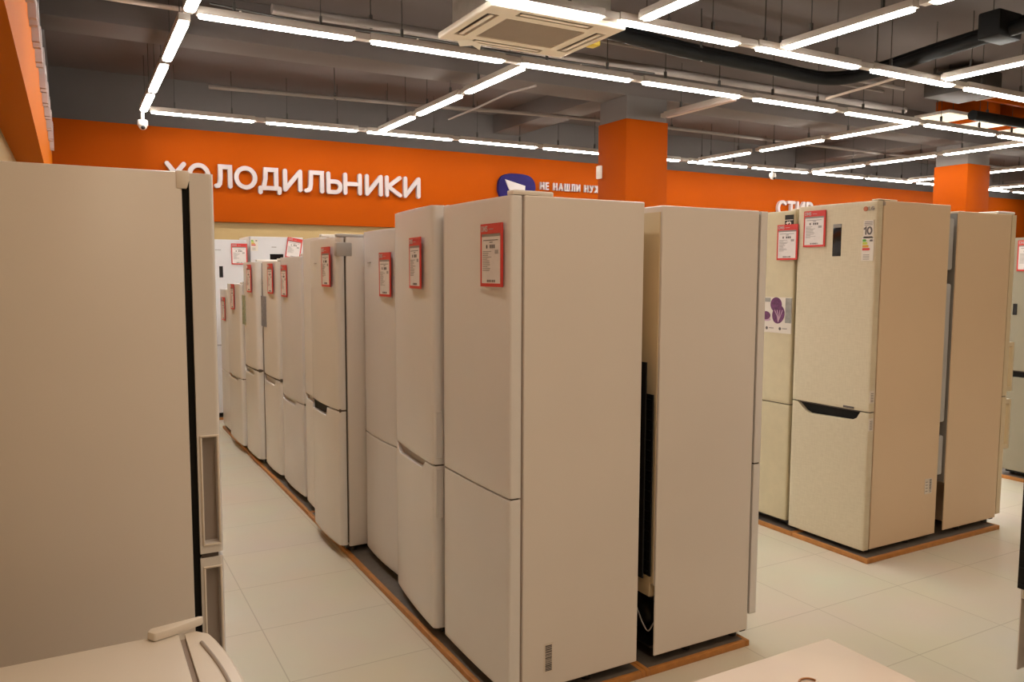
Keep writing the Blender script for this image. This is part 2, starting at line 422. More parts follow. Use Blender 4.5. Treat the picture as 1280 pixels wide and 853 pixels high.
def back_works(t, W, D, H, cond_top, sheet='foam', top=.33):
    """things on the back of a refrigerator: sheet, condenser, compressor, pipes"""
    finish('back_sheet', B(D-.001, D+.004, .012, W-.012, top, H-.02), M[sheet], t, bevel=.001)
    bm = bmesh.new()
    box(bm, D+.022, D+.028, .003, W-.003, .37, cond_top)
    for i in range(18):
        z = .39+(cond_top-.41)*i/17; tube(bm, [(D+.031, .01, z), (D+.031, W-.01, z)], .0028, 6)
    for y in (.10, W-.10): box(bm, D+.003, D+.024, y-.008, y+.008, cond_top-.05, cond_top-.02)
    finish('condenser_panel', bm, M['matblack'], t)
    bm = bmesh.new(); bmesh.ops.create_uvsphere(bm, u_segments=24, v_segments=14, radius=1, matrix=Matrix.Translation((D-.085, W*.5, .14)) @ Matrix.Diagonal((.075, .19, .085, 1)))
    box(bm, D-.165, D-.01, .04, W-.04, .05, .058); box(bm, D-.12, D-.05, W*.42-.09, W*.42+.09, .055, .075)
    finish('compressor', bm, M['black'], t)
    finish('drip_tray', B(D-.14, D+.006, .03, W-.03, .27, .355), M['foam'], t, bevel=.006)
    bm = bmesh.new()
    tube(bm, smooth_path([(D-.03, .24, .30), (D-.02, .20, .24), (D-.01, .12, .20), (D-.01, .08, .15), (D-.02, .10, .11), (D-.05, .17, .13)]), .0035, 8)
    tube(bm, smooth_path([(D-.02, .05, .12), (D-.01, .16, .10), (D-.02, .30, .09), (D-.05, .40, .10)]), .004, 8)
    tube(bm, smooth_path([(D-.02, W-.24, .26), (D-.01, W-.14, .20), (D-.005, W-.08, .14), (D-.01, W-.05, .12), (D-.02, W-.03, .16)]), .003, 8)
    finish('refrigerant_pipe', bm, M['silver'], t)
    bm = bmesh.new(); tube(bm, smooth_path([(D+.006, .06, .36), (D+.012, .05, .6), (D+.012, .05, cond_top), (D+.02, .055, cond_top+.03), (D+.03, .07, cond_top+.01)]), .004, 8)
    finish('capillary_pipe', bm, M['black'], t)

def side_grip(t, x0, x1, z0, z1, W=None, m='whitedoor'):
    """moulded grip with raised rim on the door's near edge"""
    bm = bmesh.new(); r = .005
    for (a, b, c, d) in ((x0, x1, z0, z0+r), (x0, x1, z1-r, z1), (x0, x0+r, z0+r, z1-r), (x1-r, x1, z0+r, z1-r)):
        box(bm, a, b, -.0035, .004, c, d)
    return finish('handle_rim', bm, M[m], t, bevel=.0015)

# ---- row A, doors towards the left aisle
GA = 'white refrigerators lined up along the left aisle'
rowA = []
def A(label, X, y0, y1, top, split, **k):
    D = k.pop('D', 1.91-X)
    t = fridge(label, (X, y0, BASE), y1-y0, D, top-BASE, split-BASE, group=GA, **k); rowA.append(t); return t
def sc(ya, yb, d, s=.02):
    return [(ya, 0), (ya+s, d), (yb-s, d), (yb, 0)]

f1 = A('nearest white refrigerator of the long row, with a large red-framed price card', 1.325, 2.41, 2.982, 1.868, .795, dt=.05, bulge=.006, rc=.009, back='open')
back_works(f1, .572, .585, 1.84, 1.23)
# barcode sticker on the side near the floor
bl = finish('barcode_label', B(.152, .192, -.0012, .001, .095, .205), M['sticker'], f1); bl['label'] = 'small white barcode sticker'
bm = bmesh.new(); z = .10
while z < .195:
    h = random.choice((.0016, .003, .0045)); box(bm, .158, .186, -.002, 0, z, z+h); z += h+random.choice((.0018, .003))
finish('barcode', bm, M['ink'], bl)
f2 = A('second white refrigerator of the long row, with a scooped handle between its doors', 1.300, 3.038, 3.617,  1.878, .785, scoop=[(.10, 0), (.14, .034), (.50, .040), (.55, 0)], scoop_m='recess', rc=.018, bulge=.010, dt=.06, D=.545, rz=math.radians(-5), nose=False)
for (a, b) in ((.79, .99), (.53, .745)): side_grip(f2, .020, .052, a, b)
f3 = A('third white refrigerator of the long row, lower, with a plain line between its doors', 1.385, 3.62, 4.20, 1.817, .725, rc=.02, door='cool', bulge=.016)
f4 = A('white refrigerator pulled forward past the platform edge, black wedge handle', 1.25, 4.24, 4.80, 1.79, .835, scoop=[(.19, 0), (.205, .048), (.535, .054), (.552, 0)], scoop_m='matblack', dgap=.010, gasket='gasket', hingec='silver', rc=.03, D=.64, bulge=.016)
f5 = A('white refrigerator mostly hidden behind the pulled-forward one', 1.33, 4.84, 5.26, 1.814, .80, scoop=sc(.12, .38, .03), scoop_m='silver', D=.56)
f6 = A('white refrigerator with dark door gap, between half-hidden one and slate-blue poster one', 1.328, 5.30, 5.93, 1.705, .705, scoop=sc(.18, .60, .028), scoop_m='silver', gasket='gasket', door='cool', rc=.03, bulge=.016, D=.56)
f7 = A('white refrigerator with a slate-blue poster on its upper door', 1.318, 5.95, 6.52, 1.681, .79, scoop=sc(.12, .55, .040), scoop_m='silver', dgap=.016, rc=.045, bulge=.016, D=.56)
f8 = A('white refrigerator with a green-toned poster on its upper door', 1.283, 6.55, 7.12, 1.680, .80, scoop=sc(.12, .55, .040), scoop_m='silver', dgap=.016, rc=.045, bulge=.016, D=.59)
f9 = A('shorter white refrigerator next to last in the long row', 1.265, 7.15, 7.80, 1.493, .66, scoop=sc(.15, .62, .026), scoop_m='silver', rc=.03, D=.61)
f10 = A('lowest white refrigerator at the far end of the long row', 1.296, 7.83, 8.42, 1.43, .62, gasket='gasket', rc=.03, D=.58)
f6['label'] = 'white refrigerator with dark door gap, between half-hidden one and slate-blue poster one'
finish('logo', B(-.0015, .004, .24, .46, 1.28, 1.315), M['blue'], f10)
def poster(t, y0, y1, z0, z1, m, name='sticker'):
    return finish(name, B(-.002, .006, y0, y1, z0-BASE, z1-BASE), M[m], t)
poster(f7, .36, .54, 1.17, 1.41, 'picblue')['label'] = 'slate-blue picture sticker'
poster(f8, .42, .55, 1.15, 1.40, 'picgreen')['label'] = 'green-toned picture sticker'
for t, y in ((f3, .42), (f4, .36), (f7, .47), (f8, .47)):
    finish('brand_mark', B(-.0012, .006, y, y+.045, 1.62 if t in (f3, f4) else 1.48, 1.627 if t in (f3, f4) else 1.487), M['inkl'], t)
f4_ = finish('hinge_cap', B(.012, .10, -.004, .05, 1.66, 1.735), M['silver'], f4, bevel=.006)

# ---- row A seen from behind, doors towards the right aisle
g1 = fridge('white refrigerator standing back to back with the nearest one, its door to the right', (2.572, 2.985, BASE), .575, .575, 1.86-BASE, .79-BASE, rz=PI, dt=.05, gap=.012, rc=.012, bulge=.006, back='open', gasket='gasket', group=None, z_door=.10, nose=False)
back_works(g1, .575, .575, 1.83, 1.10)

# ---- big refrigerator at the left edge of the picture
lf = fridge('big white refrigerator filling the left edge, seen from its side with black door gap', (.322, 2.70, BASE), .60, .585, 1.842-BASE, .876-BASE, rz=PI, dt=.060, gap=.017, rc=.010, bulge=.004, gasket='matblack', dgap=.012, body='white', nose=False, name='refrigerator')
# rz = pi: local y=W is the near side
for nm, (a, b) in (('upper_door', (.908, 1.182)), ('lower_door', (.56, .842))):
    d = [c for c in lf.children if c.name.startswith(nm)][0]
    cut(d, box(bmesh.new(), .014, .048, .60-.032, .62, a-BASE, b-BASE))
    bm = bmesh.new(); r = .005; W = .60
    x0, x1, z0, z1 = .0085, .0535, a-BASE-.006, b-BASE+.006
    for (p, q, c, e) in ((x0, x1, z0, z0+r), (x0, x1, z1-r, z1), (x0, x0+r, z0+r, z1-r), (x1-r, x1, z0+r, z1-r)):
        box(bm, p, q, W-.004, W+.003, c, e)
    finish('handle_rim', bm, M['plast'], lf, bevel=.0015)
    finish('handle_recess', B(.0135, .0485, W-.034, W-.0315, a-BASE-.0005, b-BASE+.0005), M['recess'], lf)
bm = bmesh.new(); prism(bm, [(.060, .5955, 1.795), (.060, .5955, 1.8185), (.090, .5955, 1.8185), (.090, .5955, 1.775), (.066, .5955, 1.775)], (0, .006, 0))
finish('hinge_cap', bm, M['plast'], lf, bevel=.002)

# ---- back wall
def Bk(label, x0, x1, top, split, door='cool', **k):
    return fridge(label, (x0, 8.98, BASE), x1-x0, .64, top-BASE, split-BASE, rz=PI/2, door=door, **k)
# rz = +90 deg: local -X (front) faces world -Y, local y -> world -x, so the origin is at the right-hand end
b1 = fridge('white refrigerator against the back wall, small black display and straight price card', (1.687, 8.98, BASE), .595, .64, 1.945-BASE, .808-BASE, rz=PI/2, door='cool', rc=.012, bulge=.004, nose=False, group=None)
finish('display', B(-.002, .006, 1.687-1.433, 1.687-1.395, 1.537-BASE, 1.657-BASE), M['glassblack'], b1)
finish('brand_mark', B(-.0012, .006, .27, .33, 1.80, 1.808), M['inkl'], b1)
b2 = fridge('white refrigerator against the back wall with energy label and tilted price card', (2.30, 8.98, BASE), .578, .64, 1.985-BASE, .80-BASE, rz=PI/2, door='cool', rc=.012, bulge=.004, nose=False)
finish('display', B(-.002, .006, 2.30-2.075, 2.30-1.93, 1.70-BASE, 1.795-BASE), M['glassblack'], b2)
finish('brand_mark', B(-.0012, .006, .30, .35, 1.84, 1.85), M['inkl'], b2)
def energy_label(t, y0, z0, s=1.0, name='energy_label', flip=1):
    """small white label with coloured grading arrows; y0 = the edge on the viewer's left"""
    e = finish(name, B(-.0016, .006, y0-.075*s, y0, z0, z0+.13*s), M['sticker'], t)
    for i, m in enumerate(('green', 'lime', 'amber', 'red')):
        z = z0+.105*s-i*.016*s; L = (.018+.008*i)*s
        bm = bmesh.new(); prism(bm, [(-.0026, y0-.006*s, z), (-.0026, y0-.006*s, z+.013*s), (-.0026, y0-.006*s-L, z+.013*s), (-.0026, y0-.006*s-L-.006*s, z+.0065*s), (-.0026, y0-.006*s-L, z)], (.0012, 0, 0))
        finish('grade_arrow', bm, M[m], e)
    bm = bmesh.new(); box(bm, -.0024, 0, y0-.068*s, y0-.050*s, z0+.105*s, z0+.116*s)
    for i in range(4): box(bm, -.0024, 0, y0-.05*s, y0-.012*s, z0+.008*s+i*.008*s, z0+.010*s+i*.008*s)
    finish('print', bm, M['ink'], e)
    return e
energy_label(b2, .572, 1.80, 1.0)

# ---- beige row on the right
GL = 'beige refrigerators with doors to the middle aisle'
lg = fridge('beige refrigerator with linen-patterned doors, black display and black trapezoid handle', (3.81, 2.82, BASE), .535, .65, 1.998-BASE, .838-BASE, door='linen', body='beige2', dt=.047, gap=.010, rc=.008, bulge=.004, gasket='gasket',
            scoop=[(.055, 0), (.075, .035), (.105, .052), (.40, .060), (.435, .045), (.49, 0)], scoop_m='matblack', back='open', hingec='beige', z_door=.03, cabz=.03)
finish('hinge_cap', B(.048, .066, -.002, .03, 1.945, 1.966), M['gasketl'], lg, bevel=.002)
lgd = finish('display', B(-.001, .007, .222, .280, 1.70-BASE, 1.882-BASE), M['glassblack'], lg, bevel=.002)
bm = bmesh.new(); box(bm, -.0016, .007, .225, .277, 1.862-BASE, 1.880-BASE); finish('display_bezel', bm, M['greystrip'], lgd)
bm = bmesh.new(); bmesh.ops.create_cone(bm, cap_ends=True, segments=24, radius1=.013, radius2=.013, depth=.008, matrix=Matrix.Translation((.0028, .072, 1.955-BASE)) @ Matrix.Rotation(PI/2, 4, 'Y'))
lo = finish('logo', bm, M['lgred'], lg)
bm = bmesh.new(); y = .052
for ch in 'LG': y -= glyph(bm, ch, (-.0005, y, 1.946-BASE), (0, -1, 0), (0, 0, 1), (.008, 0, 0), .019, .0035)+.006
finish('logo_lettering', bm, M['inkl'], lo)
st = finish('warranty_sticker', B(-.0006, .007, .018, .080, 1.795-BASE, 1.892-BASE), M['sticker'], lg)
bm = bmesh.new(); y = .074
for ch in '10': y -= glyph(bm, ch, (-.0014, y, 1.818-BASE), (0, -1, 0), (0, 0, 1), (.004, 0, 0), .036, .009)+.010
for i in range(3): box(bm, -.0014, 0, .024, .074, 1.866-BASE+i*.008, 1.869-BASE+i*.008)
box(bm, -.0014, 0, .024, .074, 1.800-BASE, 1.805-BASE)
finish('print', bm, M['ink'], st)
energy_label(lg, .088, 1.672-BASE, 1.0).location.x = .001
finish('badge', B(-.0015, .007, .095, .165, .846-BASE, .858-BASE), M['ink'], lg)
for z0 in (.89, .735):
    s = finish('edge_sticker', B(.006, .04, -.0012, .002, z0-BASE, z0+.07-BASE), M['sticker'], lg)
    bm = bmesh.new()
    for i in range(6): box(bm, .012, .034, -.002, 0, z0-BASE+.008+i*.009, z0-BASE+.011+i*.009)
    finish('print', bm, M['ink'], s)
bl = finish('barcode_label', B(.532, .60, -.0012, .001, .31-BASE, .40-BASE), M['sticker'], lg); bl['label'] = 'small white barcode sticker'
bm = bmesh.new()
for i in range(9): box(bm, .575, .594, -.002, 0, .318-BASE+i*.009, .318-BASE+i*.009+random.choice((.003, .005)))
for i in range(4): box(bm, .540, .560, -.002, 0, .325-BASE+i*.018, .328-BASE+i*.018)
finish('print', bm, M['ink'], bl)
# dented galvanised panels on its back
for (z0, z1) in ((1.60, 1.90), (.70, 1.52), (.38, .62)):
    finish('back_panel', B(.652, .702, .004, .51, z0, z1), M['galv'], lg, bevel=.012)
finish('back_sheet', B(.649, .656, .008, .527, .33, 1.96), M['greystrip'], lg)
bm = bmesh.new(); bmesh.ops.create_uvsphere(bm, u_segments=20, v_segments=12, radius=1, matrix=Matrix.Translation((.56, .25, .14)) @ Matrix.Diagonal((.075, .10, .085, 1)))
box(bm, .49, .648, .03, .50, .05, .06); finish('compressor', bm, M['black'], lg)

l2 = fridge('pale beige refrigerator with a red cabbage picture sticker, behind the one with black display', (3.812, 3.375, BASE), .55, .64, 1.982-BASE, .80-BASE, door='khaki', body='beige2', dt=.05, rc=.01, bulge=.004, gasket='gasket', hingec='beige', z_door=.05)
# the sticker: three halves of red cabbage over a white caption strip
sk = finish('picture_sticker', B(-.0016, .006, .005, .26, 1.235-BASE, 1.455-BASE), M['sticker'], l2)
def disc(bm, cy_, cz, ry, rz_, x=-.0026, n=26, rot=0):
    prism(bm, [(x, cy_+ry*math.cos(2*PI*i/n)*math.cos(rot)-rz_*math.sin(2*PI*i/n)*math.sin(rot), cz+ry*math.cos(2*PI*i/n)*math.sin(rot)+rz_*math.sin(2*PI*i/n)*math.cos(rot)) for i in range(n)], (.0015, 0, 0))
zc = 1.36-BASE
bm = bmesh.new(); box(bm, -.002, 0, .005, .052, 1.30-BASE, 1.452-BASE); box(bm, -.002, 0, .17, .258, 1.425-BASE, 1.45-BASE); finish('picture_backdrop', bm, M['picgrey'], sk)
bm = bmesh.new(); disc(bm, .125, zc+.05, .045, .045); disc(bm, .105, zc-.01, .048, .058, x=-.0028, rot=.3); disc(bm, .205, zc-.02, .036, .026)
finish('picture_cabbage', bm, M['cabbage'], sk)
bm = bmesh.new()
for a in (-.5, -.15, .2, .55): stroke(bm, [(0, 0), (.02*math.sin(a)+.004, .03), (.06*math.sin(a), .07)], .005, Vector((-.0036, .105, zc-.055)), Vector((0, -1, 0)), Vector((0, 0, 1)), Vector((.001, 0, 0)), 1)
disc(bm, .20, zc-.045, .035, .010, x=-.0024)
finish('picture_vein', bm, M['cabbagel'], sk)
bm = bmesh.new()
for y in (.195, .09): disc(bm, y, 1.262-BASE, .009, .010); box(bm, -.0024, 0, y-.055, y-.018, 1.262-BASE, 1.266-BASE)
finish('print', bm, M['ink'], sk)
s12 = finish('feature_sticker', B(-.0012, .007, .015, .078, 1.80-BASE, 1.955-BASE), M['black'], l2); s12['label'] = 'black sticker with white number'
bm = bmesh.new(); y = .066
for ch in '12': y -= glyph(bm, ch, (-.002, y, 1.88-BASE), (0, -1, 0), (0, 0, 1), (.003, 0, 0), .032, .007)+.006
box(bm, -.002, 0, .015, .078, 1.922-BASE, 1.926-BASE)
finish('print', bm, M['sticker'], s12)
finish('door_handle_slot', B(-.001, .006, .255, .263, 1.455-BASE, 1.65-BASE), M['greystrip'], l2)

m1 = fridge('beige refrigerator at the right with bar handles, back to back with the linen-patterned one', (5.145, 3.36, BASE), .54, .605, 1.968-BASE, .835-BASE, rz=PI, door='beige', body='beige2', dt=.055, gap=.008, rc=.01, bulge=.004, gasket='gasketl', back='open', hingec='beige', z_door=.055, nose=False)
finish('back_sheet', B(.604, .608, .008, .532, .33, 1.93), M['greystrip'], m1)
for (z0, z1) in ((.86, 1.175), (.49, .81)):
    bm = bmesh.new()
    box(bm, -.075, -.055, .495, .525, z0-BASE, z1-BASE)
    box(bm, -.06, .02, .497, .523, z0-BASE, z0+.03-BASE); box(bm, -.06, .02, .497, .523, z1-.03-BASE, z1-BASE)
    finish('door_handle', bm, M['beige'], m1, bevel=.004)
finish('top_cap', B(.02, .20, .40, .535, 1.968-BASE, 1.985-BASE), M['plast'], m1, bevel=.006)
finish('top_panel', B(.30, .58, .02, .40, 1.968-BASE, 1.98-BASE), M['plast'], m1, bevel=.004)

n1 = fridge('shadow-darkened beige refrigerator at the right edge with a black band between its doors', (6.40, 2.93, BASE), .61, .62, 1.886-BASE, .853-BASE, door='shadedbeige', body='beige2', dt=.05, rc=.01, bulge=.004, scoop=sc(.03, .60, .046), scoop_m='matblack', nose=False)
finish('display', B(-.002, .006, .545, .575, 1.29-BASE, 1.375-BASE), M['glassblack'], n1)

# ---- low appliances in the foreground
sf = thing('compact_refrigerator', 'low white compact refrigerator in the bottom left corner, only its top showing', 'refrigerator', (-.28, 1.17, 0))
finish('cabinet', B(0, .445, 0, .56, .03, .835), M['white'], sf, bevel=.005)
finish('worktop', B(-.002, .448, -.002, .562, .833, .852), M['plast'], sf, bevel=.005)
bm = bmesh.new()   # bowed door, opening to the right
cols = []
for i in range(25):
    y = .56*i/24; d = min(y, .56-y)
    x = .505+.030*(1-(2*y/.56-1)**2)-(max(0, .03-d)**2)*18
    cols.append([bm.verts.new(p) for p in ((.460, y, .06), (.460, y, .845), (x-.006, y, .845), (x, y, .838), (x, y, .06))])
for a, b in zip(cols[:-1], cols[1:]):
    for i in range(5): bm.faces.new((a[i], a[(i+1) % 5], b[(i+1) % 5], b[i]))
bm.faces.new(cols[0]); bm.faces.new(cols[-1][::-1])
finish('door', bm, M['plast'], sf)
finish('door_gasket', B(.444, .461, .012, .548, .065, .838), M['gasketl'], sf)
bm = bmesh.new(); prism(bm, [(.395, .562, .8525), (.388, .548, .8525), (.40, .530, .8525), (.430, .538, .8525), (.495, .566, .8525), (.500, .574, .8525), (.49, .578, .8525)], (0, 0, .018))
finish('hinge_cover', bm, M['plast'], sf, bevel=.004)
bm = bmesh.new(); tube(bm, smooth_path([(.485, .50, .8455), (.502, .38, .8455), (.508, .26, .8455), (.500, .12, .8455)]), .004, 8); finish('door_seam', bm, M['recess'], sf)
for fx in (.06, .40):
    for fy in (.05, .51):
        bm = bmesh.new(); bmesh.ops.create_cone(bm, cap_ends=True, segments=14, radius1=.02, radius2=.016, depth=.032, matrix=Matrix.Translation((fx, fy, .016))); finish('foot', bm, M['black'], sf)

wm = thing('compact_freezer', 'low white appliance with a glossy white top at the bottom right', 'freezer', (.785, .49, 0))
finish('cabinet', B(0, .548, .004, .570, .03, .815), M['white'], wm, bevel=.006)
M['gloss'] = mat('glossy_white_top', (.78, .70, .65), .10, var=.01)
finish('worktop', B(-.004, .558, 0, .577, .815, .85), M['gloss'], wm, bevel=.005)
finish('door', door_bm(.004, .55, .05, .06, .80, .008, .02), M['whitedoor'], wm, bevel=.003).matrix_local = Matrix.Translation((.548, -.004, 0)) @ Matrix.Rotation(PI/2, 4, 'Z') @ Matrix.Translation((-.05, 0, 0))
for fx in (.06, .48):
    for fy in (.06, .51):
        bm = bmesh.new(); bmesh.ops.create_cone(bm, cap_ends=True, segments=14, radius1=.02, radius2=.016, depth=.032, matrix=Matrix.Translation((fx, fy, .016))); finish('foot', bm, M['black'], wm)
bm = bmesh.new(); tube(bm, [(1.155+.018*math.cos(a*PI/12), .955+.016*math.sin(a*PI/12), .8525) for a in range(0, 23)], .002, 8)
tag(finish('wire_ring', bm, M['copper']), 'small brown wire ring lying on the glossy white top at the bottom', 'ring')

bk = fridge('refrigerator at the right edge showing its black back panel and open compressor bay', (3.775, 1.65, BASE), .60, .60, 1.55, .7, rz=PI, back='open', nose=False, body='white')
back_works(bk, .60, .60, 1.52, 1.5)

# ------------------------------------------------------------------ display platforms
def platform(x0, x1, y0, y1, label):
    t = thing('display_platform', label, 'platform', ((x0+x1)/2, (y0+y1)/2, 0), 0, 'low wooden display platforms')
    a, b = (x1-x0)/2, (y1-y0)/2
    finish('deck', B(-a+.003, a-.003, -b+.003, b-.003, .004, .0255), M['deck'], t)
    bm = bmesh.new()
    e = .003
    for (p, q, r, s) in ((-a, -a+.02, -b, b), (a-.02, a, -b, b), (-a+.02, a-.02, -b, -b+.02), (-a+.02, a-.02, b-.02, b)): box(bm, p, q, r, s, 0, .0258)
    finish('edge_band', bm, M['wood'], t, bevel=.002)
    return t
platform(1.305, 1.938, 2.385, 5.10, 'wooden platform under the near half of the long white row')
platform(1.940, 2.50, 2.385, 5.10, 'wooden platform under the refrigerators that face right, beside the long white row')
platform(1.305, 1.938, 5.105, 8.45, 'wooden platform under the far half of the long white row')
platform(3.79, 5.06, 2.775, 3.30, 'wooden platform under the corner of the beige row')
platform(3.79, 5.06, 3.303, 4.5, 'wooden platform further along under the pale beige refrigerator')
platform(6.37, 7.06, 2.85, 4.2, 'wooden platform under the shadow-darkened beige refrigerator at the right edge')
platform(1.06, 2.9, 8.94, 9.95, 'wooden platform under the refrigerators against the back wall')

# ------------------------------------------------------------------ price cards
GP = 'red framed price cards'
def price_card(label, pos, face='-X', roll=0.0, s=1.0, detail=True, turn=0.0):
    """red frame holding a white sheet; local: faces -X, viewer's left is +Y; origin at its centre"""
    rz = {'-X': 0, '-Y': PI/2}[face]+turn
    t = thing('price_card', label, 'price card', pos, rz, GP)
    t.rotation_euler = (roll, 0, rz)
    w_, h = .165*s/2, .225*s/2
    bm = bmesh.new()
    box(bm, -.003, .001, -w_, w_, -h, h)
    box(bm, -.0045, -.003, -w_, w_, h-.036*s, h); box(bm, -.0045, -.003, -w_, w_, -h, -h+.012*s)
    box(bm, -.0045, -.003, w_-.009*s, w_, -h+.012*s, h-.036*s); box(bm, -.0045, -.003, -w_, -w_+.012*s, -h+.012*s, h-.036*s)
    finish('frame', bm, M['red'], t)
    sh = finish('price_sheet', B(-.0036, -.0028, -w_+.012*s, w_-.009*s, -h+.012*s, h-.046*s), M['paper'], t)
    finish('header_strip', B(-.0040, -.0028, -w_+.012*s, w_-.009*s, h-.046*s, h-.036*s), M['greystrip'], t)  # plain grey strip across the card below the red header
    bm = bmesh.new(); y = w_-.010*s
    for ch in 'DNS': y -= glyph(bm, ch, (-.0052, y, h-.026*s), (0, -1, 0), (0, 0, 1), (.001, 0, 0), .017*s, .0036*s)+.0055*s
    if detail: box(bm, -.0052, -.004, y-.040*s, y-.006*s, h-.021*s, h-.0185*s)
    finish('shop_name', bm, M['lettering'], t)
    rnd = random.Random(len(label))
    bm = bmesh.new(); bd = bmesh.new()
    yl = w_-.018*s
    box(bd, -.0042, -.003, -w_+.03*s, yl-.004*s, h-.060*s, h-.0575*s); box(bd, -.0042, -.003, -.012*s, .012*s, h-.068*s, h-.065*s)
    yy = .038*s
    for k in range(5):                                                     # the price figures
        if k != 1: box(bd, -.0042, -.003, yy-.010*s, yy, h-.088*s, h-.075*s)
        yy -= .014*s
    for k in range(11):
        z = h-.100*s-k*.0068*s; L = rnd.uniform(.03, .075)*s
        box(bm, -.0042, -.003, yl-L, yl, z, z+.0026*s)
    box(bm, -.0042, -.003, -.055*s, -.03*s, h-.108*s, h-.094*s)
    for k in range(9): box(bd, -.0042, -.003, -.030*s+k*.007*s, -.030*s+k*.007*s+rnd.choice((.0025, .0045))*s, -h+.016*s, -h+.025*s)
    finish('fine_print', bm, M['inkl'], sh); finish('print', bd, M['ink'], sh)
    return t
eps = .0045
price_card('large red-framed price card on the nearest white refrigerator of the long row', (1.325-eps, 2.53, 1.662), s=1.0)
price_card('red-framed price card on the second white refrigerator of the long row', (1.313-eps, 3.222, 1.640), s=.98, turn=math.radians(-5))
price_card('red-framed price card on the third, lower white refrigerator of the long row', (1.385-eps, 3.80, 1.588), s=.98)
price_card('red-framed price card on the white refrigerator pulled forward with black wedge handle', (1.25-eps, 4.38, 1.628), s=.98)
price_card('red-framed price card on the white refrigerator just left of the half-hidden one', (1.328-eps, 5.72, 1.535))
price_card('narrow-looking price card on the white refrigerator with the slate-blue poster', (1.318-eps, 6.12, 1.548))
price_card('narrow-looking price card on the white refrigerator with the green-toned poster', (1.283-eps, 6.75, 1.545))
price_card('price card on the shorter refrigerator next to last in the long row', (1.265-eps, 7.43, 1.377))
price_card('price card on the lowest refrigerator at the far end of the long row', (1.296-eps, 8.12, 1.240))
price_card('straight price card on the back wall refrigerator with the small black display', (1.605, 8.98-eps, 1.79), '-Y')
price_card('tilted price card on the back wall refrigerator with the energy label', (2.19, 8.98-.010, 1.862), '-Y', roll=math.radians(9))
price_card('red-framed price card beside the black display on the linen-patterned beige refrigerator', (3.81-.004, 3.225, 1.862), s=.93)
price_card('red-framed price card above the cabbage picture on the pale beige refrigerator', (3.812-.004, 3.425, 1.79), s=.95)
price_card('red-framed price card on the refrigerator at the right edge', (6.40-.004, 3.405, 1.745), s=1.05)

# ------------------------------------------------------------------ signs
sg = thing('wall_sign', 'white raised lettering ХОЛОДИЛЬНИКИ on the orange back wall', 'sign', (2.55, 10.5, 2.632))
xs = [(.983, 1.222), (1.222, 1.485), (1.512, 1.729), (1.738, 2.015), (2.015, 2.301), (2.31, 2.555), (2.565, 2.826), (2.846, 3.062), (3.062, 3.315), (3.347, 3.595), (3.617, 3.86), (3.872, 4.121)]
for ch, (a, b) in zip('ХОЛОДИЛЬНИКИ', xs):
    a *= 1.053; b *= 1.053
    bm = bmesh.new(); wd = .053; hh = .237
    wl = G[ch][0]*hh; kx = max((b-a-wd-.012)/wl, .5)
    for st_ in G[ch][1]: stroke(bm, [(p[0]*kx, p[1]) for p in st_], wd, Vector((a+wd/2-2.55, -.05, .025)), Vector((1, 0, 0)), Vector((0, 0, 1)), Vector((0, .05, 0)), hh)
    finish('letter', bm, M['lettering'], sg, smooth=False)
s2 = thing('wall_sign', 'smaller white lettering НЕ НАШЛИ on the orange wall, left of the near column', 'sign', (6.32, 10.5, 2.864))
x = 0.0
for ch in 'НЕ НАШЛИ НУЖ':
    if ch == ' ': x += .055; continue
    bm = bmesh.new(); kx = .82
    for st_ in G[ch][1]: stroke(bm, [(p[0]*kx, p[1]) for p in st_], .020, Vector((x-.02, -.03, .008)), Vector((1, 0, 0)), Vector((0, 0, 1)), Vector((0, .03, 0)), .095)
    finish('letter', bm, M['lettering'], s2, smooth=False); x += G[ch][0]*.095*kx+.045
s3 = thing('wall_sign', 'white raised lettering beginning СТИ, above the beige refrigerators', 'sign', (11.34, 10.5, 2.653))
x = 0.02
for ch in 'СТИР':
    bm = bmesh.new(); wl = G[ch][0]*.237
    for st_ in G[ch][1]: stroke(bm, st_, .053, Vector((x, -.05, .025)), Vector((1, 0, 0)), Vector((0, 0, 1)), Vector((0, .05, 0)), .237)
    finish('letter', bm, M['lettering'], s3, smooth=False); x += wl+.085
s4 = thing('wall_emblem', 'violet-blue rounded emblem with a white pointer on the orange back wall', 'sign', (5.875, 10.5, 2.81))
bl_pts = []
for i in range(44):
    a = 2*PI*i/44; c, s_ = math.cos(a), math.sin(a)
    rx = .32*(1+.06*s_) ; bl_pts.append((math.copysign(abs(c)**.62, c)*rx*(1 if s_ > 0 else .93), -.06, math.copysign(abs(s_)**.72, s_)*.27-.01))
finish('emblem_body', prism(bmesh.new(), bl_pts, (0, .06, 0)), M['purple'], s4, bevel=.012)
finish('pointer', prism(bmesh.new(), [(-.215, -.075, .165), (.13, -.075, .085), (.115, -.075, -.12), (-.07, -.075, -.20), (-.16, -.075, -.14), (-.115, -.075, -.04)], (0, .03, 0)), M['lettering'], s4, bevel=.004)

s5 = thing('fascia_sign', 'row of raised sign letters seen edge-on along the orange panel at the upper left', 'sign', (-.13, 3.6, 2.80))
y = -1.1
k = 0
while y < 5.6:
    hgt = .20 if k < 9 else .26; wl = .17
    if k == 9: y += .25
    bm = bmesh.new()
    box(bm, 0, .035, y, y+.04, 0, hgt); box(bm, 0, .035, y+wl-.04, y+wl, 0, hgt)
    if k % 3 != 1: box(bm, 0, .035, y+.04, y+wl-.04, hgt*.42, hgt*.58)
    if k % 3 != 0: box(bm, 0, .035, y+.04, y+wl-.04, hgt*.82, hgt)
    finish('letter', bm, M['lettering'], s5); y += .26+.03*k; k += 1

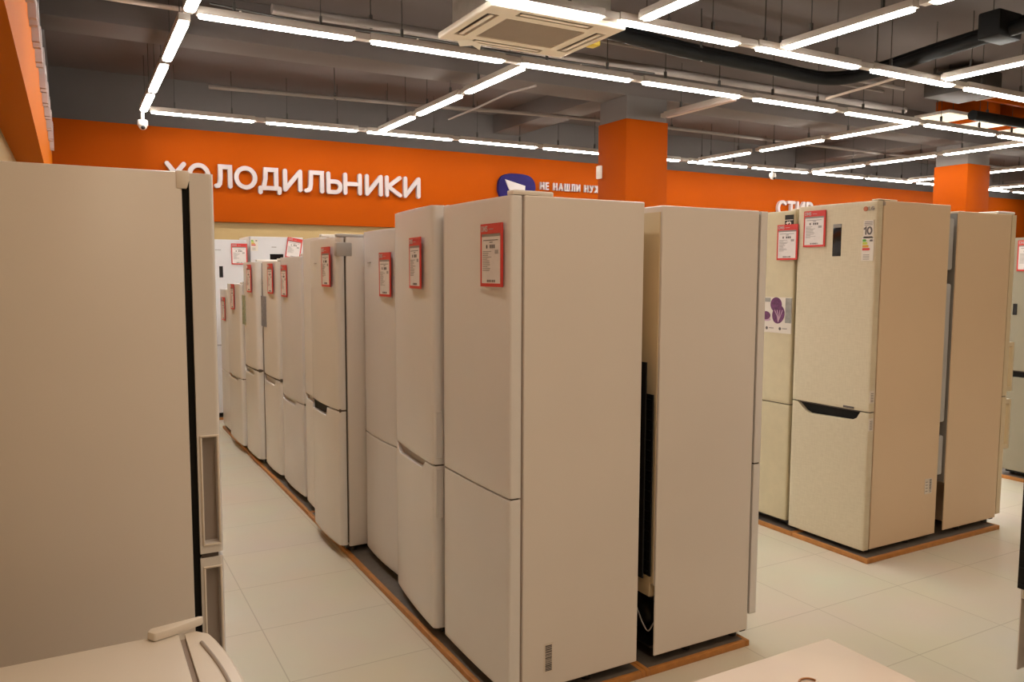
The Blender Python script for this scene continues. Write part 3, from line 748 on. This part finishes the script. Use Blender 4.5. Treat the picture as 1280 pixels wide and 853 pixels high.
# ------------------------------------------------------------------ strip lamps
LZ = 3.35
GLM = 'linear ceiling lamps'
def lamp(axis, fixed, a, b, label, lit=True, gap=.09):
    L = b-a; c = (a+b)/2
    loc = (c, fixed, LZ) if axis == 'X' else (fixed, c, LZ)
    t = thing('linear_lamp', label, 'lamp', loc, 0 if axis == 'X' else PI/2, GLM)
    finish('housing', B(-L/2-.012, L/2+.012, -.040, .040, .012, .065), M['housing'], t, bevel=.004)
    bm = bmesh.new()      # rounded-end diffuser
    n = 8; pts = []
    for i in range(n+1):
        an = -PI/2+PI*i/n; pts.append((L/2-.033+.033*math.cos(an), .033*math.sin(an), -.004))
    for i in range(n+1):
        an = PI/2+PI*i/n; pts.append((-L/2+.033+.033*math.cos(an), .033*math.sin(an), -.004))
    prism(bm, pts, (0, 0, .018)); finish('diffuser', bm, M['diff' if lit else 'unlit'], t)
    finish('connector', B(L/2+.013, L/2+.012+gap, -.034, .034, .008, .055), M['housing'], t, bevel=.003)
    for sx in (-.28, .28):
        bm = bmesh.new(); tube(bm, [(sx*L, 0, .065), (sx*L, 0, .55)], .0035, 6); box(bm, sx*L-.008, sx*L+.008, -.012, .012, .065, .135)
        finish('hanger_rod', bm, M['rod'], t)
    return t
ORD = ['first', 'second', 'third', 'fourth', 'fifth', 'sixth', 'seventh', 'eighth', 'ninth', 'tenth', 'eleventh', 'twelfth', 'thirteenth']
K = 1.75
back_l = [(.486, 1.113), (1.197, 1.826), (1.906, 2.569), (2.64, 3.314), (3.386, 4.03), (4.12, 4.80), (4.917, 5.625), (5.712, 6.452), (6.551, 7.275), (7.356, 8.096), (8.213, 8.93), (9.1, 9.95), (10.08, 10.8)]
mid_l = [(.479, 1.104), (1.188, 1.84), (1.944, 2.595), (2.682, 3.371), (3.489, 4.17), (4.284, 4.993), (5.075, 5.862), (5.942, 6.63), (6.73, 7.42)]
near_l = [(.48, 1.10), (1.2, 1.871), (1.958, 2.596), (2.719, 3.392), (3.503, 4.15), (4.277, 4.95), (5.05, 5.72)]
for nm, Y_, ls in (('along the back wall', 9.78, back_l), ('in the middle line across', 5.985, mid_l), ('in the nearest line across', 4.65, near_l)):
    for i, (a, b) in enumerate(ls):
        nx = ls[i+1][0] if i+1 < len(ls) else b+.06
        lamp('X', Y_, a*K, b*K, 'white strip lamp, %s from left %s' % (ORD[i], nm), gap=max((nx-b)*K-.03, .03))
yl = [
 ('at the left end, running towards the back', .77, [(2.03, 2.60), (2.75, 3.37), (3.522, 4.193), (4.297, 4.949), (5.044, 5.56)]),
 ('running back, left of the near column', 3.47, [(3.47, 4.10), (4.19, 4.813), (4.905, 5.51)]),
 ('running back, right of the near column', 8.73, [(3.47, 4.10), (4.18, 4.796), (4.92, 5.51)]),
 ('running back, left of the far column', 11.32, [(3.50, 4.17), (4.25, 4.87), (4.945, 5.515)]),
 ('running back, right of the far column', 13.95, [(3.50, 4.17), (4.25, 4.87), (4.945, 5.515)]),
 ('running back, furthest right of all', 16.6, [(4.25, 4.87), (4.945, 5.515)]),
 ('coming forward above the air conditioner', 3.55, [(1.95, 2.58)]),
 ('coming forward at the upper right', 4.96, [(1.25, 1.898), (1.976, 2.594)]),
 ('coming forward at the right edge', 7.0, [(1.25, 1.92), (2.0, 2.59)]),
]
for nm, X_, ls in yl:
    for i, (a, b) in enumerate(ls):
        lamp('Y', X_, a*K, b*K, 'white strip lamp, %s in the line %s' % (ORD[i], nm), gap=.07 if i < len(ls)-1 else .02)
lamp('Y', 5.95, 3.475*K, 4.08*K, 'unlit pinkish strip lamp right of the near column', lit=False)

# ------------------------------------------------------------------ air conditioner
ac = thing('air_conditioner', 'square cream ceiling cassette air conditioner hanging between the strip lamps', 'air conditioner', (3.01, 5.17, 3.34))
HX, HY = .545, .435
finish('casing', B(-HX+.09, HX-.09, -HY+.06, HY-.06, .045, .30), M['duct'], ac, bevel=.01)
fr = finish('panel', B(-HX, HX, -HY, HY, 0, .045), M['acw'], ac, bevel=.012, seg=3)
cb_ = bmesh.new()
for (x0, x1, y0, y1) in ((-HX+.055, -HX+.145, -.27, .27), (HX-.145, HX-.055, -.27, .27), (-.30, .30, -HY+.045, -HY+.125), (-.30, .30, HY-.125, HY-.045)):
    box(cb_, x0, x1, y0, y1, -.02, .030)
box(cb_, -.325, .325, -.235, .235, -.02, .016)
cut(fr, cb_)
for (x0, x1, y0, y1, ax) in ((-HX+.06, -HX+.14, -.265, .265, 'y'), (HX-.14, HX-.06, -.265, .265, 'y'), (-.295, .295, -HY+.05, -HY+.12, 'x'), (-.295, .295, HY-.12, HY-.05, 'x')):
    finish('air_slot', B(x0, x1, y0, y1, .018, .031), M['gasket'], ac)
    bm = bmesh.new()
    if ax == 'y': box(bm, (x0+x1)/2-.016, (x0+x1)/2+.016, y0+.02, y1-.02, -.002, .006)
    else: box(bm, x0+.02, x1-.02, (y0+y1)/2-.016, (y0+y1)/2+.016, -.002, .006)
    finish('louver', bm, M['acw'], ac, bevel=.002)
bm = bmesh.new(); box(bm, -.315, .315, -.225, .225, .006, .013)
for i in range(26): box(bm, -.31, .31, -.22+i*.0172, -.2135+i*.0172, .001, .007)
finish('intake_grille', bm, M['acg'], ac)
finish('loose_flap', prism(bmesh.new(), [(-.40, .40, .0), (-.33, .34, .0), (-.20, .395, .0), (-.19, .44, -.035), (-.26, .43, -.012), (-.36, .44, -.03)], (0, 0, .006)), M['acw'], ac)
for sx in (-.36, .36):
    for sy2 in (-.27, .27):
        finish('hanger_rod', tube(bmesh.new(), [(sx, sy2, .29), (sx, sy2, .56)], .006, 8), M['rod'], ac)
finish('drain_box', B(HX+.0, HX+.07, -.02, .08, .0, .07), M['yellow'], ac, bevel=.006)['label'] = 'small yellow box at the casing end'
finish('drain_bracket', B(HX-.10, HX+.01, .0, .06, .045, .065), M['yellow'], ac)

# ------------------------------------------------------------------ pipes and ducts under the ceiling
def pipe(name, label, pts, r, m, hang=(), smooth=True):
    t = thing(name, label, 'pipe', pts[0])
    o = Vector(pts[0])
    P = [Vector(p)-o for p in pts]
    finish('run', tube(bmesh.new(), smooth_path(P) if smooth else P, r, 12), M[m], t)
    for h in hang:
        p = Vector(h)-o
        bm = bmesh.new(); tube(bm, [p, (p.x, p.y, ZC-o.z)], .005, 6); box(bm, p.x-.012, p.x+.012, p.y-.012, p.y+.012, p.z-r, p.z+r+.03)
        finish('hanger', bm, M['rod'], t)
    return t
pipe('ceiling_pipe', 'thin grey pipe crossing the ceiling just before the back wall', [(1.32, 8.85, 3.5), (3.5, 8.6, 3.5), (5.9, 8.3, 3.5), (10.5, 8.3, 3.5), (18, 8.3, 3.5)], .022, 'pipe', [(2.6, 8.7, 3.5), (4.2, 8.52, 3.5), (7, 8.3, 3.5)])
pipe('ceiling_pipe', 'thick grey pipe above the middle line of lamps, ending left of the air conditioner', [(1.42, 6.36, 3.60), (2.6, 6.34, 3.60), (4.4, 6.34, 3.6), (9, 6.34, 3.6)], .040, 'pipe', [(2.2, 6.34, 3.6), (3.6, 6.34, 3.6)], smooth=False)
pipe('ceiling_cable', 'thin dark cable slung between the lamps and the thick grey pipe', [(.95, 6.2, 3.52), (1.4, 6.2, 3.50), (1.9, 6.2, 3.49), (2.6, 6.2, 3.51), (3.6, 6.2, 3.50), (5, 6.2, 3.52)], .008, 'rod')
pipe('ceiling_pipe', 'pale pipe crossing the upper left corner of the ceiling', [(-.1, 6.58, 3.56), (1.2, 6.58, 3.56), (3.0, 6.58, 3.55)], .018, 'pipel')
pipe('ceiling_pipe', 'pale beige pipe running just above the nearest line of lamps', [(3.0, 4.80, 3.455), (5, 4.80, 3.455), (7, 4.82, 3.455), (10, 4.82, 3.455)], .022, 'pipel', [(4.0, 4.8, 3.455), (5.0, 4.8, 3.455), (6.4, 4.81, 3.455)])
ip = pipe('insulated_pipe', 'thick black insulated pipe pair from the air conditioner bending towards the camera', [(3.66, 5.26, 3.50), (4.8, 5.44, 3.51), (5.85, 5.49, 3.51), (6.55, 5.50, 3.505), (6.74, 5.2, 3.505), (6.65, 4.4, 3.52), (6.55, 3.35, 3.54), (6.5, 2.1, 3.54)], .055, 'matblack', [(4.9, 5.445, 3.51), (6.60, 3.9, 3.53)])
o = Vector((3.66, 5.26, 3.50))
finish('run', tube(bmesh.new(), smooth_path([Vector(p)-o for p in [(3.66, 5.38, 3.60), (4.8, 5.56, 3.60), (5.85, 5.62, 3.60), (6.7, 5.63, 3.59), (6.88, 5.25, 3.59), (6.78, 4.4, 3.61), (6.7, 3.35, 3.63), (6.65, 2.1, 3.63)]]), .04, 12), M['matblack'], ip)
finish('valve', B(6.42-o.x, 6.74-o.x, 3.74-o.y, 3.92-o.y, 3.47-o.z, 3.68-o.z), M['matblack'], ip, bevel=.02)
pipe('ceiling_pipe', 'thin pale pipe slanting back between the insulated pipe and the middle line of lamps', [(6.95, 5.80, 3.42), (6.85, 5.2, 3.42), (6.75, 4.70, 3.42)], .014, 'pipel', smooth=False)
pipe('sprinkler_pipe', 'grey conduit with small sprinklers running back left of the near column', [(4.0, 6.75, 3.40), (4.05, 7.4, 3.46), (4.1, 8.2, 3.46), (4.1, 9.0, 3.46)], .012, 'pipe', smooth=False)
GS = 'white ceiling sprinkler heads'
def sprinkler(x, y, z, top, label):
    t = thing('sprinkler', label, 'sprinkler', (x, y, z), 0, GS)
    finish('drop_pipe', tube(bmesh.new(), [(0, 0, .03), (0, 0, top-z)], .006, 8), M['pipel'], t)
    bm = bmesh.new(); bmesh.ops.create_cone(bm, cap_ends=True, segments=16, radius1=.016, radius2=.008, depth=.04, matrix=Matrix.Translation((0, 0, .02))); finish('head', bm, M['plast'], t)
for x, y, z, l in ((1.16, 6.2, 3.46, 'small white sprinkler on the cable, leftmost of three above the lamps'), (1.55, 6.2, 3.45, 'small white sprinkler on the cable, second from the left above the lamps'), (2.55, 6.2, 3.46, 'small white sprinkler on the cable nearest the air conditioner'),
                (4.15, 6.2, 3.44, 'small white sprinkler right of the air conditioner')):
    sprinkler(x, y, z, 3.50, l)
pipe('ceiling_pipe', 'grey pipe right of the air conditioner, thicker of two running above the middle line', [(3.7, 5.75, 3.66), (8.2, 5.80, 3.66)], .022, 'pipe', [(5.2, 5.77, 3.66)], smooth=False)
pipe('ceiling_pipe', 'grey pipe right of the air conditioner, thinner of two running above the middle line', [(3.7, 6.02, 3.68), (8.2, 6.06, 3.68)], .016, 'pipe', [(5.6, 6.04, 3.68)], smooth=False)
tag(finish('orange_bar', B(9.42, 10.5, 5.66, 5.72, 3.66, 3.72), M['orange'], bevel=.004), 'orange bar left of the bright ceiling panels, running along the dark box', 'bar', 'orange ceiling bars')
# tin ducts at the upper right
dt_ = thing('ventilation_duct', 'pale tin ventilation duct at the top right corner of the ceiling', 'duct', (7.3, 2.2, 3.5))
bm = bmesh.new(); box(bm, .0, 6.0, 1.35, 1.75, .02, .28); finish('duct_run', bm, M['duct'], dt_, bevel=.01)
bm = bmesh.new()
for i in range(6): box(bm, .0+i*1.0, .03+i*1.0, 1.335, 1.765, .005, .295)
finish('duct_flange', bm, M['duct'], dt_)
db = thing('duct_box', 'dark grey metal box under the ceiling at the right, above the far column', 'box', (8.80, 5.50, 3.58))
finish('box_body', B(-.32, .32, -.25, .25, 0, .25), M['rod'], db, bevel=.01)
finish('box_spigot', B(.32, .50, -.14, .14, .03, .20), M['duct'], db, bevel=.008)
for sx in (-.25, .25): finish('hanger_rod', tube(bmesh.new(), [(sx, 0, .25), (sx, 0, .32)], .006, 8), M['rod'], db)
GW = 'bright stand-in ceiling panels at the upper right'  # invented glowing panels, added to give the ceiling its bright patch
for i, (x0, x1) in enumerate(((9.65, 10.2), (10.36, 11.1), (11.3, 12.2))):
    t = thing('ceiling_panel', 'bright cream stand-in ceiling panel between orange bars at the right, %s of three from the left' % ORD[i], 'lamp', ((x0+x1)/2, 6.42, 3.60), 0, GW)
    a = (x1-x0)/2
    finish('frame', B(-a, a, -.24, .24, .012, .05), M['housing'], t, bevel=.004)
    bm = bmesh.new()
    box(bm, -a+.01, a-.01, -.23, .23, 0, .012); finish('diffuser', bm, M['ceilglow'], t)
    for sx in (-a*.6, a*.6): finish('hanger_rod', tube(bmesh.new(), [(sx, 0, .05), (sx, 0, .30)], .005, 8), M['rod'], t)
for i, (x, y, L) in enumerate(((10.28, 6.35, .8), (11.2, 6.35, .8))):
    tag(finish('orange_bar', B(x-.05, x+.05, y-L/2, y+L/2, 3.57, ZC), M['orange'], bevel=.004), 'orange bar between the bright ceiling panels, %s of two' % ('left' if i == 0 else 'right'), 'bar', 'orange ceiling bars')
pipe('insulated_pipe', 'black insulated pipe crossing in front of the bright ceiling panels', [(9.5, 5.80, 3.50), (10.2, 5.80, 3.50), (13.5, 5.82, 3.50)], .06, 'matblack', [(9.8, 5.80, 3.5)])

# ------------------------------------------------------------------ small fittings
def dome(x, y, z, label, top):
    t = thing('security_camera', label, 'camera', (x, y, z), 0, 'white dome security cameras')
    bm = bmesh.new(); bmesh.ops.create_cone(bm, cap_ends=True, segments=24, radius1=.055, radius2=.05, depth=.06, matrix=Matrix.Translation((0, 0, .03))); finish('housing', bm, M['plast'], t, bevel=.004)
    bm = bmesh.new(); bmesh.ops.create_uvsphere(bm, u_segments=20, v_segments=10, radius=.045, matrix=Matrix.Translation((0, 0, 0))); finish('dome', bm, M['plast'], t)
    bm = bmesh.new(); bmesh.ops.create_uvsphere(bm, u_segments=14, v_segments=8, radius=.022, matrix=Matrix.Translation((0, -.03, -.022))); finish('lens', bm, M['glassblack'], t)
    finish('stem', tube(bmesh.new(), [(0, 0, .06), (0, 0, top-z)], .02, 10), M['housing'], t)
dome(.755, 9.72, 3.19, 'white dome security camera at the left corner of the lamp grid', 3.33)
dome(10.4, 9.72, 3.225, 'white dome security camera above the СТИ lettering', 3.33)
dd = thing('wall_detector', 'small white motion detector on the left face of the near column', 'detector', (5.393, 7.68, 2.765))
finish('shell', B(0, .035, -.045, .045, -.075, .075), M['plast'], dd, bevel=.012)
finish('lens', B(-.004, .004, -.03, .03, -.05, .01), M['sticker'], dd, bevel=.003)

for co in CUTTERS:
    me = co.data; bpy.data.objects.remove(co); bpy.data.meshes.remove(me)
